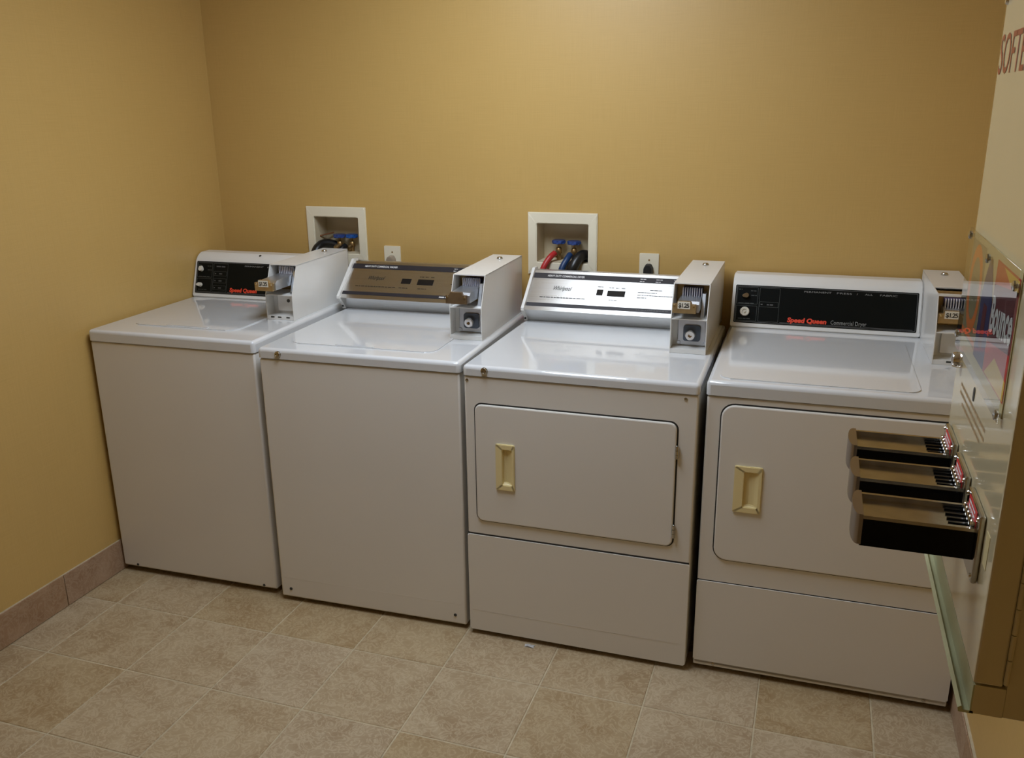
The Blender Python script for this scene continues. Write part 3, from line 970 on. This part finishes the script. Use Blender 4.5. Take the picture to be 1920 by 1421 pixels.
# ---- machine 4: dryer with black control panel
w4, z4 = 0.7075, 0.915
m4 = machine_root('clothes_dryer', 2.1025, -0.8071, 0.0078, 'white front-load dryer with black control panel, next to the right wall', 'dryer')
cabinet(m4, w4, 0.874, z4, 0.020)
feet(m4, w4, D_, 0.02)
rounded_lid(m4, (0.030, 0.030, 0.545, 0.575), z4, 0.0030, 0.03).name = 'deck_panel'
black_console(m4, 0.004, 0.597, 0.648, z4, 'dryer')
coin_box(m4, 0.598, 0.338, z4, 0.107, 0.45, 0.197, -0.035, 'brass', 'open_top')
dryer_door(m4, (0.045, 0.380, 0.655, 0.850), 0.036, 0.004, (0.090, 0.538, 0.166, 0.678), ())
box('panel_gap', (0.004, 0.0038, 0.3035), (w4 - 0.004, 0.01, 0.3065), 'dark_gap', m4)
rplate('service_panel', (0.003, 0.036, w4 - 0.003, 0.3035), 0.004, 0.0, 0.006, 'enamel', m4, 0.004)
box('kick_strip', (0.004, 0.004, 0.018), (w4 - 0.004, 0.012, 0.035), 'enamel', m4, 0.002, 1)
for u in (0.062, 0.645):
    screw(m4, u, 0.0265, 0.004, 0.0055)

# ------------------------------------------------------------------ water supply boxes in the back wall
def supply_box(wb, label):
    x0, x1, z0, z1_ = wb['x0'], wb['x1'], wb['z0'], wb['z1']
    a, c, b, e = inner(wb)
    t = empty('water_supply_box', ((x0 + x1) / 2, 0, z0))
    tag(t, label, 'supply box', 'water supply boxes')
    ox, oz = (x0 + x1) / 2, z0

    def L(p):
        return (p[0] - ox, p[1], p[2] - oz)
    b_ = bmesh.new()
    rect = lambda q0, r0, q1, r1: [(q0, r0), (q1, r0), (q1, r1), (q0, r1)]
    add_ring(b_, rect(x0, z0, x1, z1_), rect(a, b, c, e), lambda p, k: L((p[0], -0.008 + 0.0078 * k, p[1])))
    es = [x for x in b_.edges if x.verts[0].co.y < -0.007 and x.verts[1].co.y < -0.007]
    bmesh.ops.bevel(b_, geom=es, offset=0.003, segments=2, affect='EDGES')
    finish('frame', b_, 'frame_ivory', t, smooth=True)
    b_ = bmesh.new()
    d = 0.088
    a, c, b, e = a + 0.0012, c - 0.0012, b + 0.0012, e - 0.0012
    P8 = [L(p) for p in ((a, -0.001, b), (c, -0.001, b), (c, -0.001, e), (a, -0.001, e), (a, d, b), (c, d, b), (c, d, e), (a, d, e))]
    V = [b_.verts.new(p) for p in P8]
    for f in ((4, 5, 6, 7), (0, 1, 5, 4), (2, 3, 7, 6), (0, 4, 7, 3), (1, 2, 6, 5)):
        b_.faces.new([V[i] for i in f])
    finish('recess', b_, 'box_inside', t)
    return t, L, (a, c, b, e)


def valve(t, L, x, y, zb, zh, m):
    """brass stop valve with a lobed blue wheel on top"""
    b_ = bmesh.new()
    add_lathe(b_, [(0.0085, 0), (0.0085, zh - zb - 0.045), (0.012, zh - zb - 0.042), (0.012, zh - zb - 0.026), (0.008, zh - zb - 0.02), (0.004, zh - zb - 0.018), (0.004, zh - zb)], L((x, y, zb)), (0, 0, 1), 14)
    add_lathe(b_, [(0.009, 0), (0.009, 0.014), (0.0115, 0.016), (0.0115, 0.028)], L((x, y, zh - 0.034)), (-0.25, -0.85, -0.45), 12)
    v = finish('stop_valve', b_, 'brass', t, smooth=True)
    b_ = bmesh.new()
    n = 36
    pts = []
    for k in range(n):
        a = 2 * math.pi * k / n
        r = 0.0245 + 0.0025 * math.cos(6 * a)
        pts.append((r * math.cos(a), r * math.sin(a)))
    o = L((x, y, zh))
    add_prism(b_, pts, lambda p: (o[0] + p[0], o[1] + p[1], o[2] + 0.007), lambda p: (o[0] + p[0], o[1] + p[1], o[2] - 0.006))
    bmesh.ops.bevel(b_, geom=[e for e in b_.edges if abs(e.verts[0].co.z - e.verts[1].co.z) < 1e-6], offset=0.003, segments=2, affect='EDGES')
    finish('valve_wheel', b_, m, v, smooth=True)
    return v


s1, L1, in1 = supply_box(WB1, 'ivory recessed water supply box behind the black-panelled washer')
valve(s1, L1, 0.5117, 0.048, in1[2], 1.142, 'handle_blue')
valve(s1, L1, 0.568, 0.048, in1[2], 1.1435, 'handle_blue_bright')
tube('copper_tube', [L1((0.432, 0.03, 1.142)), L1((0.452, 0.05, 1.147)), L1((0.476, 0.07, 1.152))], 0.0035, 'copper', s1, 8)
s2, L2, in2 = supply_box(WB2, 'ivory recessed water supply box with red and blue hoses behind the steel-console dryer')
valve(s2, L2, 1.4405, 0.048, in2[2], 1.1505, 'handle_blue')
valve(s2, L2, 1.500, 0.048, in2[2], 1.149, 'handle_blue')

def hose(name, pts, r, m, label, ribs=0.0):
    return tag(tube(name, pts, r, m, None, 14, 10, ribs), label, 'hose')


hose('fill_hose', [(1.433, 0.018, 1.112), (1.421, -0.008, 1.098), (1.405, -0.028, 1.068), (1.394, -0.036, 1.03), (1.384, -0.040, 0.97), (1.378, -0.042, 0.86)], 0.0112, 'hose_red', 'red rubber water hose running out of the right-hand supply box')
hose('fill_hose', [(1.492, 0.018, 1.108), (1.487, -0.008, 1.094), (1.475, -0.028, 1.066), (1.468, -0.036, 1.03), (1.462, -0.040, 0.97), (1.460, -0.042, 0.86)], 0.0118, 'hose_blue', 'dark blue rubber water hose beside the red hose')
hose('drain_hose', [(1.545, 0.060, 1.090), (1.549, 0.034, 1.106), (1.537, 0.000, 1.107), (1.520, -0.032, 1.076), (1.506, -0.040, 1.03), (1.500, -0.046, 0.97), (1.498, -0.046, 0.86)], 0.0195, 'hose_black', 'thick black drain hose looped into the right-hand supply box')
hose('drain_hose', [(0.505, 0.058, 1.088), (0.480, 0.040, 1.108), (0.455, 0.010, 1.112), (0.445, -0.026, 1.092), (0.440, -0.040, 1.05), (0.438, -0.046, 0.98), (0.438, -0.046, 0.86)], 0.0190, 'hose_black', 'thick black drain hose in the left-hand supply box')
hose('fill_hose', [(0.555, 0.016, 1.108), (0.548, -0.010, 1.096), (0.535, -0.028, 1.066), (0.528, -0.038, 1.03), (0.524, -0.042, 0.97), (0.522, -0.042, 0.86)], 0.0115, 'hose_black', 'black water hose below the bright blue valve wheel')


# ------------------------------------------------------------------ wall outlets
def outlet(x, ztop, label, plug_label, plug_m):
    t = empty('wall_outlet', (x, 0, ztop - 0.114))
    tag(t, label, 'outlet', 'wall outlets')
    rplate('cover_plate', (-0.035, 0, 0.035, 0.114), 0.003, -0.0055, -0.0002, 'frame_ivory', t, 0.002)
    lathe('plate_screw', [(0.0035, 0), (0.003, 0.0012), (0, 0.0012)], (0, -0.0055, 0.090), (0, -1, 0), 'brass', t, 10)
    lathe('receptacle', [(0.019, 0), (0.0185, 0.002), (0, 0.002)], (0, -0.0053, 0.050), (0, -1, 0), 'frame_ivory', t, 24)
    p = empty('power_plug', (x, -0.0075, ztop - 0.060))
    tag(p, plug_label, 'plug')
    b_ = bmesh.new()
    pts = [(-0.017, -0.026), (0.017, -0.026), (0.017, 0.010), (0.009, 0.024), (-0.009, 0.024), (-0.017, 0.010)]
    add_prism(b_, pts, lambda q: (q[0] * 0.85, -0.030, q[1] * 0.9), lambda q: (q[0], 0, q[1]))
    bmesh.ops.bevel(b_, geom=b_.edges[:], offset=0.002, segments=2, affect='EDGES')
    finish('plug_body', b_, plug_m, p, smooth=True)
    tube('cord', [(0, -0.016, -0.02), (0.001, -0.022, -0.07), (0.004, -0.024, -0.14), (0.003, -0.024, -0.24)], 0.005, plug_m, p, 10)


mat('plug_grey', (0.33, 0.27, 0.20), 0.5)
outlet(0.7724, 1.1178, 'ivory wall outlet between the two supply boxes', 'grey plug in the outlet above the steel-console washer', 'plug_grey')
outlet(1.7922, 1.1285, 'ivory wall outlet above the steel-console dryer', 'black plug in the outlet above the steel-console dryer', 'rubber')

# ------------------------------------------------------------------ vending cabinet on the right wall
VX, VYN, VYF, VZ0, VZ1 = 2.600, -2.025, -1.545, 0.846, 1.96
v = empty('vending_cabinet', (XR, (VYN + VYF) / 2, VZ0))
tag(v, 'beige steel laundry-supply vending cabinet with three coin slides on the right wall', 'vending machine')
OX, OY, OZ = XR, (VYN + VYF) / 2, VZ0


def VL(p):
    return (p[0] - OX, p[1] - OY, p[2] - OZ)


def vbox(name, lo, hi, m, parent=v, bevel=0.0, seg=2, edges='all'):
    return box(name, VL(lo), VL(hi), m, parent, bevel, seg, edges)


vbox('body', (VX + 0.040, VYN + 0.002, VZ0), (XR - 0.0005, VYF - 0.002, VZ1), 'vend_brown', v, 0.002, 1)
vbox('lower_body', (VX + 0.0035, VYN + 0.001, VZ0 + 0.001), (VX + 0.041, VYF - 0.001, 0.891), 'vend_brown', v)
vbox('lower_front', (VX + 0.0015, VYN + 0.001, VZ0 + 0.001), (VX + 0.0035, VYF - 0.001, 0.891), 'lip_reflection', v)  # thin sheet carrying the painted greenish reflection
# lip along the bottom front, coloured with the same painted reflection
b_ = bmesh.new()
pts = [(VX + 0.006, VZ0), (VX - 0.012, VZ0), (VX - 0.0135, VZ0 + 0.006), (VX - 0.009, VZ0 + 0.010), (VX - 0.007, VZ0 + 0.004), (VX + 0.006, VZ0 + 0.004)]
add_prism(b_, pts, lambda p: VL((p[0], VYN + 0.001, p[1])), lambda p: VL((p[0], VYF - 0.001, p[1])))
lipo = finish('bottom_lip', b_, 'lip_reflection', v)
door = vbox('door', (VX, VYN, 0.894), (VX + 0.036, VYF, VZ1), 'vend_beige', v, 0.003, 2)
# piano hinge on the near side
b_ = bmesh.new()
z = 0.90
while z < VZ1 - 0.02:
    add_lathe(b_, [(0.0032, 0), (0.0032, 0.0365)], VL((VX + 0.0385, VYN - 0.0008, z)), (0, 0, 1), 8)
    z += 0.038
add_box(b_, VL((VX + 0.0365, VYN + 0.0005, 0.90)), VL((VX + 0.0395, VYN + 0.003, VZ1 - 0.01)))
finish('piano_hinge', b_, 'vend_brown', v)
# product picture behind a clear sheet
SY0, SY1, SZ0, SZ1 = -1.965, -1.548, 1.239, 1.440
FX = VX


def F(y, z, d=0.0):                        # point on the door face, d = out from it
    return VL((FX - d, y, z))


def face_poly(name, pts, m, parent, d):
    b__ = bmesh.new()
    b__.faces.new([b__.verts.new(F(y, zz, d)) for y, zz in pts])
    return finish(name, b__, m, parent)


pic = vbox('product_picture', (FX - 0.0015, SY0 + 0.012, SZ0 + 0.004), (FX - 0.0002, SY1 - 0.012, SZ1 - 0.006), 'poster_card', v)
dd = 0.0018
ring = []


def face_ring(name, cy, cz, ry, rz, t, m, d):
    b__ = bmesh.new()
    n = 28
    o_ = [(cy + ry * math.cos(2 * math.pi * k / n), cz + rz * math.sin(2 * math.pi * k / n)) for k in range(n)]
    i_ = [(cy + (ry - t) * math.cos(2 * math.pi * k / n), cz + (rz - t) * math.sin(2 * math.pi * k / n)) for k in range(n)]
    for k in range(n):
        j = (k + 1) % n
        b__.faces.new([b__.verts.new(F(*p, d)) for p in (o_[k], o_[j], i_[j], i_[k])])
    return finish(name, b__, m, pic)


face_poly('print', [(-1.560, 1.268), (-1.690, 1.268), (-1.690, 1.425), (-1.560, 1.425)], 'print_olive', pic, dd)
face_ring('print', -1.625, 1.352, 0.060, 0.070, 0.020, 'print_orange', dd + 0.0002)
face_poly('print', [(-1.60, 1.335), (-1.65, 1.335), (-1.65, 1.370), (-1.60, 1.370)], 'print_grey', pic, dd + 0.0004)
face_poly('print', [(-1.560, 1.272), (-1.690, 1.272), (-1.690, 1.280), (-1.560, 1.280)], 'print_orange', pic, dd + 0.0004)
# blue bottle
face_poly('print', [(-1.695, 1.262), (-1.785, 1.262), (-1.785, 1.36), (-1.765, 1.395), (-1.748, 1.418), (-1.732, 1.418), (-1.715, 1.395), (-1.695, 1.36)], 'print_blue', pic, dd + 0.0002)
face_poly('print', [(-1.725, 1.285), (-1.755, 1.285), (-1.755, 1.35), (-1.725, 1.35)], 'print_maroon', pic, dd + 0.0004)
# red carton
face_poly('print', [(-1.788, 1.262), (-1.950, 1.262), (-1.950, 1.425), (-1.788, 1.425)], 'print_red', pic, dd + 0.0003)
face_poly('print', [(-1.80, 1.264), (-1.947, 1.264), (-1.947, 1.290), (-1.86, 1.300)], 'print_yellow', pic, dd + 0.0005)
face_poly('print', [(-1.84, 1.422), (-1.947, 1.422), (-1.947, 1.402), (-1.90, 1.405)], 'print_yellow', pic, dd + 0.0005)
face_poly('print', [(-1.790, 1.308), (-1.948, 1.326), (-1.948, 1.408), (-1.790, 1.390)], 'print_maroon', pic, dd + 0.0005)
lettering('print_lettering', 'Bounce', pic, F(-1.794, 1.325, dd + 0.0007), (0, -1, 0.10), (0, 0, 1), 0.070, 'letter_white', 0.150, 0.035)
pane = vbox('clear_cover', (FX - 0.0075, SY0, SZ0), (FX - 0.0045, SY1, SZ1), 'acrylic', v, 0.0006, 1)
for (yy, zz) in ((-1.556, 1.428), (-1.740, 1.418), (-1.945, 1.416), (-1.950, 1.247), (-1.556, 1.262)):
    lathe('cover_screw', [(0.003, -0.006), (0.003, 0), (0.007, 0), (0.0065, 0.002), (0.003, 0.0032), (0, 0.0032)], F(yy, zz, 0.0077), (-1, 0, 0), 'chrome_worn', v, 14)
lathe('cover_screw', [(0.008, 0), (0.007, 0.004), (0, 0.005)], F(-1.556, 1.785, 0), (-1, 0, 0), 'chrome', v, 16)
# door lock and key slot
lk = lathe('door_lock', [(0.0135, 0), (0.0135, 0.006), (0.0125, 0.012), (0.011, 0.0145), (0.005, 0.0145), (0.0045, 0.010), (0, 0.010)], F(-1.590, 1.2245, 0), (-1, 0, 0), 'chrome', v, 20)
lk['label'] = 'round chrome cylinder lock'
b_ = bmesh.new()
add_prism(b_, rrect(-1.747, 1.200, -1.735, 1.222, 0.0055, 4), lambda p: F(p[0], p[1], 0.0009), lambda p: F(p[0], p[1], -0.001))
finish('key_slot', b_, 'letter_dark', v)
# big lettering and small print on the door
lettering('lettering', 'SOFTENER', v, F(-1.552, 1.677, 0.0003), (0, -1, 0), (0, 0, 1), 0.083, 'letter_orange', 0.335, 0.004)
marks('lettering', [(0.0, 0.0, 0.24, 0.005), (0.0, -0.013, 0.24, 0.005), (0.03, -0.026, 0.18, 0.005)], v, F(-1.62, 1.190, 0.0), (0, -1, 0), (0, 0, 1), 'letter_faint')
vbox('sticker', (FX - 0.0006, -1.995, 1.045), (FX + 0.001, -1.972, 1.093), 'poster_card', v)


def coin_slide(yc):
    """chrome push-in coin slide on its mounting plate"""
    zt = 1.082
    pl = vbox('slide_plate', (FX - 0.009, yc - 0.054, 1.005), (FX - 0.0002, yc + 0.054, 1.106), 'chrome_worn', v, 0.003, 2)
    xe = 2.445
    # guide rails and tray, open on top
    b__ = bmesh.new()
    add_box(b__, VL((xe, yc - 0.042, 1.046)), VL((FX - 0.009, yc - 0.036, zt)))
    add_box(b__, VL((xe, yc + 0.036, 1.046)), VL((FX - 0.009, yc + 0.042, zt)))
    rail = finish('slide_rail', b__, 'chrome_worn', pl)
    vbox('slide_tray', (xe + 0.002, yc - 0.036, 1.050), (FX - 0.009, yc + 0.036, 1.074), 'chrome_worn', pl)
    vbox('slide_reflection', (xe + 0.001, yc - 0.0430, 1.036), (FX - 0.009, yc - 0.0405, 1.0765), 'black_gloss', pl)  # black sheet painting the dark reflection in the chrome side
    # rounded push end
    b__ = bmesh.new()
    n = 10
    prof = []
    for k in range(n + 1):
        a = -math.pi / 2 + math.pi * k / n
        prof.append((yc + 0.0435 * math.sin(a), xe - 0.002 - 0.009 * math.cos(a)))
    prof += [(yc + 0.0435, xe + 0.003), (yc - 0.0435, xe + 0.003)]
    add_prism(b__, prof, lambda p: VL((p[1], p[0], 1.038)), lambda p: VL((p[1], p[0], zt + 0.002)))
    finish('push_end', b__, 'push_metal', pl, smooth=True)
    # upright coin slots near the plate
    for k in range(5):
        yy = yc - 0.030 + 0.015 * k
        vbox('coin_slot', (FX - 0.040, yy - 0.0016, 1.0735), (FX - 0.012, yy + 0.0016, 1.0765), 'black_gloss', pl)
        vbox('coin_gate', (FX - 0.016, yy - 0.0045, 1.076), (FX - 0.0085, yy + 0.0045, 1.090), 'chrome', pl, 0.0015, 1)
    dc = vbox('price_decal', (FX - 0.0098, yc - 0.036, 1.082), (FX - 0.0088, yc + 0.030, 1.103), 'decal_red', pl)
    lettering('lettering', 'o o o', pl, VL((FX - 0.0099, yc + 0.024, 1.088)), (0, -1, 0), (0, 0, 1), 0.010, 'letter_white', 0.05) if False else None
    marks('lettering', [(0, 0.004, 0.05, 0.004), (0, -0.003, 0.05, 0.003)], pl, VL((FX - 0.0099, yc + 0.024, 1.092)), (0, -1, 0), (0, 0, 1), 'letter_white')
    for (a, c) in ((-0.047, 1.098), (-0.047, 1.014), (0.047, 1.098), (0.047, 1.014)):
        lathe('plate_screw', [(0.004, 0), (0.003, 0.002), (0, 0.002)], VL((FX - 0.009, yc + a, c)), (-1, 0, 0), 'chrome', pl, 10)
    return pl


for yc in (-1.625, -1.765, -1.905):
    coin_slide(yc)

# ------------------------------------------------------------------ scrap on the floor
b_ = bmesh.new()
g = [[b_.verts.new((0.011 * (i - 1) + 0.004 * random.random(), 0.007 * (j - 1) + 0.003 * random.random(), 0.0012 + 0.004 * random.random())) for j in range(3)] for i in range(4)]
for i in range(3):
    for j in range(2):
        b_.faces.new((g[i][j], g[i + 1][j], g[i + 1][j + 1], g[i][j + 1]))
bmesh.ops.solidify(b_, geom=b_.faces[:], thickness=0.0004)
ps = finish('paper_scrap', b_, 'paper', None)
ps.location = (1.592, -0.846, 0.0)
tag(ps, 'tiny white scrap of paper on the floor before the dryer', 'scrap')
